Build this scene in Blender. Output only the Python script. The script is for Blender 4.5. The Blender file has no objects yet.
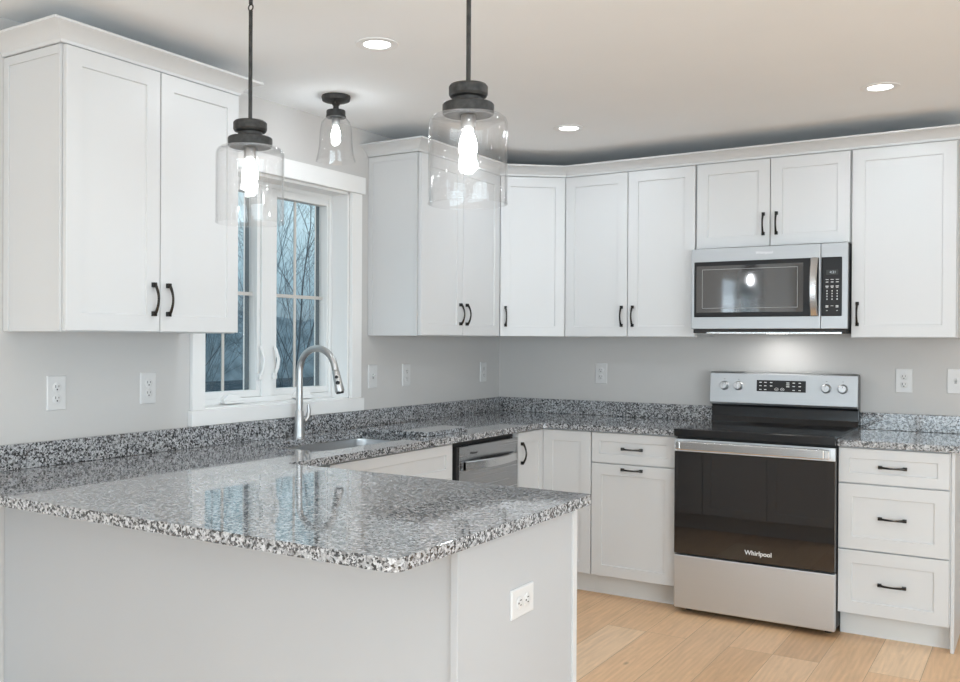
import bpy, bmesh, math, random
from math import pi, sin, cos, radians
from mathutils import Vector, Matrix
random.seed(7)
C = bpy.context.scene
COL = C.collection

# ---------------------------------------------------------------- camera
YAW, ROLL, PITCH = radians(32.850), radians(0.297), radians(-0.2306)
fwd = Vector((-sin(YAW), cos(YAW), 0)); right = Vector((cos(YAW), sin(YAW), 0)); up = Vector((0, 0, 1))
fwd, up = fwd*cos(PITCH)+up*sin(PITCH), up*cos(PITCH)-fwd*sin(PITCH)
right, up = right*cos(ROLL)+up*sin(ROLL), up*cos(ROLL)-right*sin(ROLL)
cd = bpy.data.cameras.new('camera'); cam = bpy.data.objects.new('camera', cd); COL.objects.link(cam)
M4 = Matrix.Identity(4)
for i in range(3):
    M4[i][0] = right[i]; M4[i][1] = up[i]; M4[i][2] = -fwd[i]
M4[0][3], M4[1][3], M4[2][3] = 2.9369, -5.2315, 1.3513
cam.matrix_world = M4
cd.sensor_fit = 'HORIZONTAL'; cd.sensor_width = 36; cd.lens = 938.15/960*36
cd.shift_x = (480-441.16)/960; cd.shift_y = (343.69-341)/960
cd.clip_start = 0.05; cd.clip_end = 300
C.camera = cam

# ---------------------------------------------------------------- world, exposure, daylight
C.view_settings.view_transform = 'Standard'; C.view_settings.look = 'None'
C.view_settings.gamma = 1; C.view_settings.use_curve_mapping = False
C.view_settings.exposure = 0.24
W = bpy.data.worlds.new('dusk_sky'); C.world = W; W.use_nodes = True
nt = W.node_tree; bg = nt.nodes['Background']
tc = nt.nodes.new('ShaderNodeTexCoord'); sp = nt.nodes.new('ShaderNodeSeparateXYZ'); rp = nt.nodes.new('ShaderNodeValToRGB')
nt.links.new(tc.outputs['Generated'], sp.inputs[0]); nt.links.new(sp.outputs['Z'], rp.inputs[0]); nt.links.new(rp.outputs[0], bg.inputs['Color'])
mr = nt.nodes.new('ShaderNodeMapRange'); mr.inputs['From Min'].default_value = -.10; mr.inputs['From Max'].default_value = .90
nt.links.new(sp.outputs['Z'], mr.inputs['Value']); nt.links.new(mr.outputs[0], rp.inputs[0])
e = rp.color_ramp.elements
e[0].position = 0.02; e[0].color = (0.075, 0.105, 0.13, 1)
e[1].position = 0.6; e[1].color = (0.68, 0.86, 0.94, 1)
for p_, c_ in ((.085, (.13, .18, .215)), (.125, (.24, .34, .40)), (.165, (.33, .49, .58)), (.23, (.56, .76, .85))):
    x_ = e.new(p_); x_.color = (*c_, 1)
bg.inputs['Strength'].default_value = 1.0

def area(name, loc, rot, sx, sy, power, color=(1, 1, 1), shape='RECTANGLE', spread=pi):
    d = bpy.data.lights.new(name, 'AREA'); d.shape = shape; d.size = sx
    if shape in ('RECTANGLE', 'ELLIPSE'): d.size_y = sy
    d.energy = power; d.color = color; d.spread = spread
    o = bpy.data.objects.new(name, d); COL.objects.link(o); o.location = loc; o.rotation_euler = rot
    return o
CEIL = 2.42
# added area lamps outside unseen openings; rear and side ones boost the ambient fill
area('rear_daylight_fill', (2.6, -9.40, 1.05), (radians(98), 0, 0), 4.4, 2.0, 125, (0.81, 0.92, 1.0))
area('side_daylight_fill', (6.05, -5.4, 1.05), (radians(98), 0, radians(90)), 4.2, 1.9, 175, (0.81, 0.92, 1.0))
area('daylight_left_window', (-0.35, -6.6, 1.5), (radians(90), 0, radians(-90)), 1.7, 1.2, 30, (0.80, 0.90, 1.0))
C.cycles.diffuse_bounces = 7; C.cycles.transparent_max_bounces = 32; C.cycles.sample_clamp_indirect = 5
CAN_POWER = (3.6, 2.4)   # over the kitchen, behind the camera
PENDANT_EMIT = 48.0

# ---------------------------------------------------------------- materials
def mat(name, base=(.8, .8, .8), rough=.5, metal=0., spec=.5, coat=0., emit=None, es=0., aniso=0.):
    m = bpy.data.materials.new(name); m.use_nodes = True; b = m.node_tree.nodes['Principled BSDF']
    b.inputs['Base Color'].default_value = (*base, 1); b.inputs['Roughness'].default_value = rough
    b.inputs['Metallic'].default_value = metal; b.inputs['IOR'].default_value = 1.54 if name == 'dark_oven_glass' else 1.5; b.inputs['Specular IOR Level'].default_value = spec
    b.inputs['Coat Weight'].default_value = coat
    if coat: b.inputs['Coat Roughness'].default_value = .03
    if aniso: b.inputs['Anisotropic'].default_value = aniso
    if emit: b.inputs['Emission Color'].default_value = (*emit, 1); b.inputs['Emission Strength'].default_value = es
    return m
def N(m, t): return m.node_tree.nodes.new(t)
def Lk(m, a, b): m.node_tree.links.new(a, b)
def bsdf(m): return m.node_tree.nodes['Principled BSDF']
def coords(m, scale=(1, 1, 1), rot=(0, 0, 0)):
    t = N(m, 'ShaderNodeTexCoord'); mp = N(m, 'ShaderNodeMapping')
    mp.inputs['Scale'].default_value = scale; mp.inputs['Rotation'].default_value = rot
    Lk(m, t.outputs['Object'], mp.inputs['Vector']); return mp.outputs['Vector']
def noise_var(m, c1, c2, scale=3, detail=3, vec=None, bump=0, bdist=.001):
    n = N(m, 'ShaderNodeTexNoise'); n.inputs['Scale'].default_value = scale; n.inputs['Detail'].default_value = detail
    Lk(m, vec if vec else coords(m), n.inputs['Vector'])
    r = N(m, 'ShaderNodeValToRGB'); r.color_ramp.elements[0].color = (*c1, 1); r.color_ramp.elements[1].color = (*c2, 1)
    r.color_ramp.elements[0].position = .3; r.color_ramp.elements[1].position = .7
    Lk(m, n.outputs['Fac'], r.inputs[0]); Lk(m, r.outputs[0], bsdf(m).inputs['Base Color'])
    if bump:
        b = N(m, 'ShaderNodeBump'); b.inputs['Strength'].default_value = bump; b.inputs['Distance'].default_value = bdist
        Lk(m, n.outputs['Fac'], b.inputs['Height']); Lk(m, b.outputs[0], bsdf(m).inputs['Normal'])

M_cab = mat('white_cabinet_paint', rough=.38); noise_var(M_cab, (.62, .625, .63), (.64, .645, .65), 1.5)
M_kick = mat('toe_kick_paint', rough=.5); noise_var(M_kick, (.66, .67, .67), (.69, .70, .70), 2)
M_panel = mat('peninsula_panel_shaded_paint', rough=.45); noise_var(M_panel, (.47, .48, .495), (.49, .50, .515), 1.5)  # darker, cooler base carries the dim bluish daylight on this panel
M_trim = mat('white_trim_paint', rough=.35); noise_var(M_trim, (.82, .82, .815), (.84, .84, .835), 2)
M_vinyl = mat('white_vinyl', rough=.3); noise_var(M_vinyl, (.80, .81, .81), (.82, .83, .83), 2)
M_wall = mat('wall_paint', rough=.85, spec=.3); noise_var(M_wall, (.57, .56, .55), (.585, .575, .565), 2.5, 4, bump=.05)
M_ceil = mat('ceiling_paint', rough=.9, spec=.2); noise_var(M_ceil, (.865, .885, .90), (.88, .90, .915), 2.5, 4, bump=.05)
M_munt = mat('muntin_paint', (.58, .56, .53), .4)
M_jamb = mat('dark_jamb_strip', (.12, .15, .17), .5)
M_bronze = mat('dark_bronze', (.05, .048, .046), .22, .9)
M_iron = mat('pendant_metal', rough=.5, metal=.5); noise_var(M_iron, (.03, .03, .03), (.065, .064, .062), 60)
M_black = mat('black_enamel', (.012, .012, .013), .18, 0, .5)
M_matblack = mat('matte_black', (.015, .015, .016), .6)
M_rubber = mat('grey_button_rubber', (.03, .03, .03), .5)
M_ovenglass = mat('dark_oven_glass', (.010, .010, .011), .03, 0, 1.0)
M_mwglass = mat('microwave_door_glass', (.03, .03, .032), .05, 0, 1., coat=1.)
M_cooktop = mat('ceramic_cooktop_glass', (.008, .008, .009), .06, 0, .5)
M_mark = mat('white_marking', (.75, .75, .75), .5)
M_dim = mat('grey_marking', (.35, .36, .36), .5)
M_lcd = mat('clock_digits', (.1, .1, .1), .5, emit=(.75, .85, .9), es=.6)
M_outlet = mat('white_plastic', (.66, .66, .66), .3)
M_slot = mat('outlet_slot', (.02, .02, .02), .6)
M_nickel = mat('brushed_nickel', (.50, .50, .50), .36, 1.)
def steel(name, axis, base=.60, rough=.24):
    m = mat(name, (base, base*1.02, base*1.045), rough, 1., aniso=.6)
    sc = [260, 260, 260]; sc[axis] = 1.2
    v = coords(m, tuple(sc)); n = N(m, 'ShaderNodeTexNoise'); n.inputs['Scale'].default_value = 1; n.inputs['Detail'].default_value = 2
    Lk(m, v, n.inputs['Vector'])
    mr = N(m, 'ShaderNodeMapRange'); mr.inputs['To Min'].default_value = rough-.05; mr.inputs['To Max'].default_value = rough+.08
    Lk(m, n.outputs['Fac'], mr.inputs['Value']); Lk(m, mr.outputs[0], bsdf(m).inputs['Roughness'])
    b = N(m, 'ShaderNodeBump'); b.inputs['Strength'].default_value = .12; b.inputs['Distance'].default_value = .0004
    Lk(m, n.outputs['Fac'], b.inputs['Height']); Lk(m, b.outputs[0], bsdf(m).inputs['Normal'])
    return m
M_steel = steel('brushed_stainless_steel_dimmed', 0, .46, .46)  # same steel throughout; base darkened where its reflections come out too bright
M_steel_r = steel('brushed_stainless_steel_lightened', 0, .64, .48)  # same steel, base lightened where the drawer reflects the darker floor
M_steel_v = steel('brushed_stainless_steel_dishwasher', 0, .42)
M_sink = steel('sink_steel', 1, .5, .3)
M_chrome = mat('polished_steel', (.66, .67, .68), .22, 1.)
M_knob = mat('satin_knob_metal', (.55, .56, .57), .42, 1.)
M_display = mat('display_black', (.012, .012, .013), .35, 0, .3)
M_ring = mat('burner_ring_print', (.045, .045, .047), .2)

def granite():
    m = mat('speckled_granite', rough=.05, spec=.6, coat=.3)
    v = coords(m)
    def vor(scale, seed):
        d = N(m, 'ShaderNodeVectorMath'); d.operation = 'ADD'; d.inputs[1].default_value = (seed, seed*2.3, seed*.7); Lk(m, v, d.inputs[0])
        n = N(m, 'ShaderNodeTexNoise'); n.inputs['Scale'].default_value = scale*1.1; n.inputs['Detail'].default_value = 2; Lk(m, d.outputs[0], n.inputs['Vector'])
        mx = N(m, 'ShaderNodeVectorMath'); mx.operation = 'MULTIPLY_ADD'; mx.inputs[1].default_value = (.012,)*3
        Lk(m, n.outputs['Color'], mx.inputs[0]); Lk(m, d.outputs[0], mx.inputs[2])
        o = N(m, 'ShaderNodeTexVoronoi'); o.inputs['Scale'].default_value = scale; Lk(m, mx.outputs[0], o.inputs['Vector'])
        s = N(m, 'ShaderNodeSeparateColor'); Lk(m, o.outputs['Color'], s.inputs[0]); return s.outputs[0]
    a = vor(175, 0.)
    r = N(m, 'ShaderNodeValToRGB'); r.color_ramp.interpolation = 'CONSTANT'; el = r.color_ramp.elements
    el[0].position = 0; el[0].color = (.007, .008, .009, 1); el[1].position = .26; el[1].color = (.05, .052, .058, 1)
    for p, c in ((.37, (.19, .195, .205)), (.50, (.33, .335, .345)), (.66, (.42, .43, .445)), (.83, (.57, .58, .605))):
        x = el.new(p); x.color = (*c, 1)
    Lk(m, a, r.inputs[0])
    b2 = vor(260, 3.1)
    r2 = N(m, 'ShaderNodeValToRGB'); r2.color_ramp.interpolation = 'CONSTANT'; q = r2.color_ramp.elements
    q[0].position = 0; q[0].color = (.02, .02, .022, 1); q[1].position = .25; q[1].color = (.25, .25, .255, 1); x = q.new(.7); x.color = (.55, .54, .53, 1)
    Lk(m, b2, r2.inputs[0])
    mx = N(m, 'ShaderNodeMix'); mx.data_type = 'RGBA'; mx.inputs[0].default_value = .12
    Lk(m, r.outputs[0], mx.inputs[6]); Lk(m, r2.outputs[0], mx.inputs[7])
    Lk(m, mx.outputs[2], bsdf(m).inputs['Base Color'])
    return m
M_granite = granite()

def oak():
    m = mat('oak_planks', rough=.42, spec=.4)
    v = coords(m, (1, 1, 1), (0, 0, pi/2))       # planks run along world y
    d = N(m, 'ShaderNodeVectorMath'); d.operation = 'ADD'; d.inputs[1].default_value = (.40, .14, 0); Lk(m, v, d.inputs[0]); v = d.outputs[0]
    b = N(m, 'ShaderNodeTexBrick'); b.offset = .37; b.offset_frequency = 3; b.squash = 1
    b.inputs['Scale'].default_value = 1; b.inputs['Brick Width'].default_value = 1.45; b.inputs['Row Height'].default_value = .19
    b.inputs['Mortar Size'].default_value = .0012; b.inputs['Mortar Smooth'].default_value = .3; b.inputs['Bias'].default_value = 0
    b.inputs['Color1'].default_value = (0, 0, 0, 1); b.inputs['Color2'].default_value = (1, 1, 1, 1); b.inputs['Mortar'].default_value = (.5, .5, .5, 1)
    Lk(m, v, b.inputs['Vector'])
    base = N(m, 'ShaderNodeValToRGB'); e = base.color_ramp.elements
    e[0].position = 0; e[0].color = (.58, .355, .195, 1); e[1].position = 1; e[1].color = (.88, .65, .44, 1)
    x = e.new(.35); x.color = (.78, .51, .30, 1); x = e.new(.7); x.color = (.71, .465, .275, 1)
    Lk(m, b.outputs['Color'], base.inputs[0])
    # offset the grain from plank to plank
    off = N(m, 'ShaderNodeVectorMath'); off.operation = 'MULTIPLY_ADD'; off.inputs[1].default_value = (13, 7, 3); Lk(m, b.outputs['Color'], off.inputs[0]); Lk(m, v, off.inputs[2])
    mp = N(m, 'ShaderNodeMapping'); mp.inputs['Scale'].default_value = (2.0, 17, 1); Lk(m, off.outputs[0], mp.inputs['Vector'])
    g = N(m, 'ShaderNodeTexNoise'); g.inputs['Scale'].default_value = 1.6; g.inputs['Detail'].default_value = 7; g.inputs['Roughness'].default_value = .62; g.inputs['Distortion'].default_value = 1.4
    Lk(m, mp.outputs[0], g.inputs['Vector'])
    mp2 = N(m, 'ShaderNodeMapping'); mp2.inputs['Scale'].default_value = (.9, 6, 1); Lk(m, off.outputs[0], mp2.inputs['Vector'])
    w = N(m, 'ShaderNodeTexWave'); w.wave_type = 'RINGS'; w.inputs['Scale'].default_value = 2.2; w.inputs['Distortion'].default_value = 5; w.inputs['Detail'].default_value = 2; w.inputs['Detail Scale'].default_value = .8
    Lk(m, mp2.outputs[0], w.inputs['Vector'])
    gr = N(m, 'ShaderNodeMapRange'); gr.inputs['From Min'].default_value = .3; gr.inputs['From Max'].default_value = .7; gr.inputs['To Min'].default_value = .86; gr.inputs['To Max'].default_value = 1.08; Lk(m, g.outputs['Fac'], gr.inputs['Value'])
    wr = N(m, 'ShaderNodeMapRange'); wr.inputs['To Min'].default_value = .96; wr.inputs['To Max'].default_value = 1.03; Lk(m, w.outputs['Fac'], wr.inputs['Value'])
    mu = N(m, 'ShaderNodeMath'); mu.operation = 'MULTIPLY'; Lk(m, gr.outputs[0], mu.inputs[0]); Lk(m, wr.outputs[0], mu.inputs[1])
    # knots
    mp3 = N(m, 'ShaderNodeMapping'); mp3.inputs['Scale'].default_value = (1.0, 2.2, 1); Lk(m, off.outputs[0], mp3.inputs['Vector'])
    vo = N(m, 'ShaderNodeTexVoronoi'); vo.inputs['Scale'].default_value = 1.9; Lk(m, mp3.outputs[0], vo.inputs['Vector'])
    kr = N(m, 'ShaderNodeMapRange'); kr.inputs['From Min'].default_value = .01; kr.inputs['From Max'].default_value = .055; kr.inputs['To Min'].default_value = .45; kr.inputs['To Max'].default_value = 1; Lk(m, vo.outputs['Distance'], kr.inputs['Value'])
    mu2 = N(m, 'ShaderNodeMath'); mu2.operation = 'MULTIPLY'; Lk(m, mu.outputs[0], mu2.inputs[0]); Lk(m, kr.outputs[0], mu2.inputs[1])
    sc = N(m, 'ShaderNodeVectorMath'); sc.operation = 'SCALE'; Lk(m, base.outputs[0], sc.inputs[0]); Lk(m, mu2.outputs[0], sc.inputs['Scale'])
    mx = N(m, 'ShaderNodeMix'); mx.data_type = 'RGBA'; Lk(m, b.outputs['Fac'], mx.inputs[0]); Lk(m, sc.outputs[0], mx.inputs[6]); mx.inputs[7].default_value = (.36, .24, .15, 1)
    Lk(m, mx.outputs[2], bsdf(m).inputs['Base Color'])
    bp = N(m, 'ShaderNodeBump'); bp.inputs['Strength'].default_value = .25; bp.inputs['Distance'].default_value = .001; bp.invert = True
    Lk(m, b.outputs['Fac'], bp.inputs['Height']); Lk(m, bp.outputs[0], bsdf(m).inputs['Normal'])
    return m
M_oak = oak()

def thin_glass(name, tint=(1, 1, 1), ior=1.45, rough=.0, wavy=0, boost=1.0):
    """a clear sheet: light passes straight through, the surface mirrors by its Fresnel term"""
    m = bpy.data.materials.new(name); m.use_nodes = True; n = m.node_tree; n.nodes.clear()
    o = n.nodes.new('ShaderNodeOutputMaterial'); t = n.nodes.new('ShaderNodeBsdfTransparent'); t.inputs[0].default_value = (*tint, 1)
    g = n.nodes.new('ShaderNodeBsdfGlossy'); g.inputs['Roughness'].default_value = rough
    f = n.nodes.new('ShaderNodeLayerWeight'); f.inputs['Blend'].default_value = .5; mx = n.nodes.new('ShaderNodeMixShader')
    pw = n.nodes.new('ShaderNodeMath'); pw.operation = 'POWER'; pw.inputs[1].default_value = 5; n.links.new(f.outputs['Facing'], pw.inputs[0])
    k = n.nodes.new('ShaderNodeMath'); k.operation = 'MULTIPLY_ADD'; f0 = ((ior-1)/(ior+1))**2; k.inputs[1].default_value = (1-f0)*boost; k.inputs[2].default_value = f0; k.use_clamp = True
    n.links.new(pw.outputs[0], k.inputs[0]); n.links.new(k.outputs[0], mx.inputs[0]); n.links.new(t.outputs[0], mx.inputs[1]); n.links.new(g.outputs[0], mx.inputs[2]); n.links.new(mx.outputs[0], o.inputs[0])
    if wavy:
        c = n.nodes.new('ShaderNodeTexCoord'); ns = n.nodes.new('ShaderNodeTexNoise'); ns.inputs['Scale'].default_value = 22; ns.inputs['Detail'].default_value = 1
        b = n.nodes.new('ShaderNodeBump'); b.inputs['Strength'].default_value = wavy; b.inputs['Distance'].default_value = .01
        n.links.new(c.outputs['Object'], ns.inputs['Vector']); n.links.new(ns.outputs['Fac'], b.inputs['Height'])
        n.links.new(b.outputs[0], f.inputs['Normal']); n.links.new(b.outputs[0], g.inputs['Normal'])
    return m
M_shade = thin_glass('clear_lamp_glass', (.985, .985, .985), 1.6, .015, .22, 1.0)
M_pane = thin_glass('window_glass', (.97, .98, .98), 1.35)
def emis(name, color, s):
    m = bpy.data.materials.new(name); m.use_nodes = True; n = m.node_tree; n.nodes.clear()
    o = n.nodes.new('ShaderNodeOutputMaterial'); e_ = n.nodes.new('ShaderNodeEmission'); e_.inputs[0].default_value = (*color, 1); e_.inputs[1].default_value = s
    n.links.new(e_.outputs[0], o.inputs[0]); return m
M_bulb = emis('lit_bulb', (.92, .97, 1), PENDANT_EMIT)
M_can = emis('lit_downlight_lens', (1, 1, 1), 6)
M_bark = mat('bark', (.09, .11, .13), .9)
M_wood = mat('distant_woods', rough=1, spec=0); noise_var(M_wood, (.12, .16, .19), (.26, .33, .38), 1.1, 8)  # bluish haze is mixed into the woods colour
M_ground = mat('lawn', rough=1, spec=0); noise_var(M_ground, (.04, .055, .07), (.09, .12, .145), 3, 6)

# ---------------------------------------------------------------- mesh helpers
class MB:
    def __init__(s): s.b = bmesh.new(); s.round = False; s.boxed = False
    def box(s, x0, x1, y0, y1, z0, z1, bev=0):
        P = [(x0, y0, z0), (x1, y0, z0), (x1, y1, z0), (x0, y1, z0), (x0, y0, z1), (x1, y0, z1), (x1, y1, z1), (x0, y1, z1)]
        v = [s.b.verts.new(p) for p in P]
        fs = [s.b.faces.new([v[i] for i in f]) for f in ((0, 3, 2, 1), (4, 5, 6, 7), (0, 1, 5, 4), (1, 2, 6, 5), (2, 3, 7, 6), (3, 0, 4, 7))]
        if bev:
            s.boxed = True
            es = list({e for f in fs for e in f.edges})
            bmesh.ops.bevel(s.b, geom=es, offset=bev, segments=2, profile=.6, affect='EDGES')
        return s
    def prism(s, pts, a, b, ax=2):
        """polygon pts in the plane across axis ax, extruded from a to b"""
        def mk(p, t):
            if ax == 2: return (p[0], p[1], t)
            if ax == 0: return (t, p[0], p[1])
            return (p[0], t, p[1])
        lo = [s.b.verts.new(mk(p, a)) for p in pts]; hi = [s.b.verts.new(mk(p, b)) for p in pts]
        s.b.faces.new(lo[::-1]); s.b.faces.new(hi); n = len(pts)
        for i in range(n): s.b.faces.new((lo[i], lo[(i+1) % n], hi[(i+1) % n], hi[i]))
        return s
    def lathe(s, prof, cx=0, cy=0, seg=32, cap=True, axis='z', o=(0, 0, 0)):
        rings = []; s.round = True
        for r, z in prof:
            ring = []
            for k in range(seg):
                a = 2*pi*k/seg
                p = (cx+r*cos(a), cy+r*sin(a), z)
                if axis == 'y': p = (o[0]+r*cos(a), o[1]-z, o[2]+r*sin(a))
                if axis == 'x': p = (o[0]+z, o[1]+r*cos(a), o[2]+r*sin(a))
                ring.append(s.b.verts.new(p))
            rings.append(ring)
        for A, B in zip(rings, rings[1:]):
            for k in range(seg): s.b.faces.new((A[k], A[(k+1) % seg], B[(k+1) % seg], B[k]))
        if cap: s.b.faces.new(rings[0][::-1]); s.b.faces.new(rings[-1])
        return s
    def tube(s, path, rad, seg=12, sy=1.0, up=None):
        s.round = True; P = [Vector(p) for p in path]; n = len(P); R = rad if isinstance(rad, (list, tuple)) else [rad]*n
        rings = []; ref = Vector(up) if up else None
        T0 = (P[1]-P[0]).normalized()
        if ref is None: ref = Vector((0, 0, 1)) if abs(T0.z) < .9 else Vector((0, 1, 0))
        for i in range(n):
            T = (P[min(i+1, n-1)]-P[max(i-1, 0)]).normalized()
            u = (ref-T*ref.dot(T)).normalized(); w = T.cross(u); ref = u
            rings.append([s.b.verts.new(P[i]+(u*cos(2*pi*k/seg+pi/seg)*sy+w*sin(2*pi*k/seg+pi/seg))*R[i]) for k in range(seg)])
        for A, B in zip(rings, rings[1:]):
            for k in range(seg): s.b.faces.new((A[k], A[(k+1) % seg], B[(k+1) % seg], B[k]))
        s.b.faces.new(rings[0][::-1]); s.b.faces.new(rings[-1])
        return s
    def rings(s, x0, x1, z0, z1, prof):
        """rectangle in xz with rings: prof = [(inset, y)], closed at the back (first) and the centre (last)"""
        prev = None
        for ins, y in prof:
            q = [s.b.verts.new(p) for p in ((x0+ins, y, z0+ins), (x1-ins, y, z0+ins), (x1-ins, y, z1-ins), (x0+ins, y, z1-ins))]
            if prev is None: s.b.faces.new(q[::-1])
            else:
                for k in range(4): s.b.faces.new((prev[k], prev[(k+1) % 4], q[(k+1) % 4], q[k]))
            prev = q
        s.b.faces.new(prev)
        return s
    def obj(s, name, m, parent=None, smooth=None, bevel=0, solid=0):
        bmesh.ops.remove_doubles(s.b, verts=s.b.verts, dist=1e-6)
        if not solid: bmesh.ops.recalc_face_normals(s.b, faces=s.b.faces)
        me = bpy.data.meshes.new(name); s.b.to_mesh(me); s.b.free()
        for k in (m if isinstance(m, (list, tuple)) else [m]): me.materials.append(k)
        o = bpy.data.objects.new(name, me); COL.objects.link(o); o.parent = parent
        if smooth is not None and not (s.boxed and not s.round and smooth <= 20):
            me.polygons.foreach_set('use_smooth', [True]*len(me.polygons))
            me.set_sharp_from_angle(angle=radians(smooth))
        if bevel:
            b = o.modifiers.new('bevel', 'BEVEL'); b.width = bevel; b.segments = 2; b.limit_method = 'ANGLE'; b.angle_limit = radians(40)
        return o
def thing(name, label, cat, loc=(0, 0, 0), rz=0, group=None):
    o = bpy.data.objects.new(name, None); COL.objects.link(o); o.location = loc; o.rotation_euler = (0, 0, rz)
    o.empty_display_size = .1
    return tag(o, label, cat, group)
def tag(o, label=None, cat=None, group=None, kind=None):
    if label: o['label'] = label
    if cat: o['category'] = cat
    if group: o['group'] = group
    if kind: o['kind'] = kind
    return o
def copy_tree(o, parent=None):
    c = o.copy(); COL.objects.link(c)
    if parent: c.parent = parent
    for ch in list(o.children): copy_tree(ch, c)
    return c
def dup(o, label, loc, rz=None):
    c = copy_tree(o); c['label'] = label; c.location = loc
    if rz is not None: c.rotation_euler = (0, 0, rz)
    return c
def text(name, body, size, m, parent, loc, rot, ext=.0004, bold=0, sx=1):
    cu = bpy.data.curves.new(name, 'FONT'); cu.body = body; cu.size = size; cu.extrude = ext; cu.align_x = 'CENTER'; cu.align_y = 'CENTER'; cu.offset = bold
    t = bpy.data.objects.new(name+'_tmp', cu); COL.objects.link(t)
    bpy.context.view_layer.update()
    me = bpy.data.meshes.new_from_object(t.evaluated_get(bpy.context.evaluated_depsgraph_get()))
    bpy.data.objects.remove(t); me.materials.clear(); me.materials.append(m)
    o = bpy.data.objects.new(name, me); COL.objects.link(o); o.parent = parent; o.location = loc; o.rotation_euler = rot; o.scale = (sx, 1, 1)
    return o

# ---------------------------------------------------------------- the room
XR, YR = 5.8, -9.2
st = lambda o: tag(o, kind='structure')
st(MB().box(-.2, XR+.15, YR-.15, .15, -.1, 0).obj('floor', M_oak))
st(MB().box(-.2, XR+.15, YR-.15, .15, CEIL, CEIL+.12).obj('ceiling', M_ceil))
st(MB().box(-.2, XR+.15, 0, .15, 0, CEIL).obj('wall_back', M_wall))
def wall_holes(name, a0, a1, holes, lo, hi, ax):
    """wall spanning a0..a1 horizontally, thickness lo..hi, with rectangular holes (h0,h1,z0,z1)"""
    m = MB()
    def bx(u0, u1, z0, z1):
        if u1-u0 < 1e-5 or z1-z0 < 1e-5: return
        if ax == 'x': m.box(lo, hi, u0, u1, z0, z1)
        else: m.box(u0, u1, lo, hi, z0, z1)
    u = a0
    for h0, h1, z0, z1 in sorted(holes):
        bx(u, h0, 0, CEIL); bx(h0, h1, 0, z0); bx(h0, h1, z1, CEIL); u = h1
    bx(u, a1, 0, CEIL)
    return st(m.obj(name, M_wall))
WY0, WY1, WZ0, WZ1 = -2.504, -1.537, 1.057, 2.086
wall_holes('wall_left', YR, 0, [(WY0, WY1, WZ0, WZ1), (-7.5, -5.7, .9, 2.1)], -.18, 0, 'x')
wall_holes('wall_right', YR, 0, [(-7.6, -3.2, .15, 2.25)], XR, XR+.15, 'x')
wall_holes('wall_rear', -.18, XR+.15, [(.3, 4.9, .02, 2.25)], YR-.15, YR, 'y')
# unseen openings, sized large for ambient daylight: plain framed glazing
def glazing(name, ax, p, u0, u1, z0, z1, n):
    f = MB(); t = .06
    def bx(m, a0, a1, c0, c1, d):
        if ax == 'x': m.box(p-d, p+d, a0, a1, c0, c1)
        else: m.box(a0, a1, p-d, p+d, c0, c1)
    bx(f, u0, u1, z0, z0+t, .03); bx(f, u0, u1, z1-t, z1, .03)
    for k in range(n+1):
        c = u0+(u1-u0)*k/n; a = max(u0, c-t/2-.01); b = min(u1, c+t/2+.01)
        bx(f, a, b, z0+t, z1-t, .03)
    r = st(f.obj(name, M_vinyl))
    g = MB(); bx(g, u0+.02, u1-.02, z0+.02, z1-.02, .003); g.obj('window_pane', M_pane, r)
    return r
glazing('window_2', 'x', -.09, -7.5, -5.7, .9, 2.1, 2)
glazing('window_3', 'x', XR+.07, -7.6, -3.2, .15, 2.25, 4)
glazing('door_1', 'y', YR-.07, .3, 4.9, .02, 2.25, 4)

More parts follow.
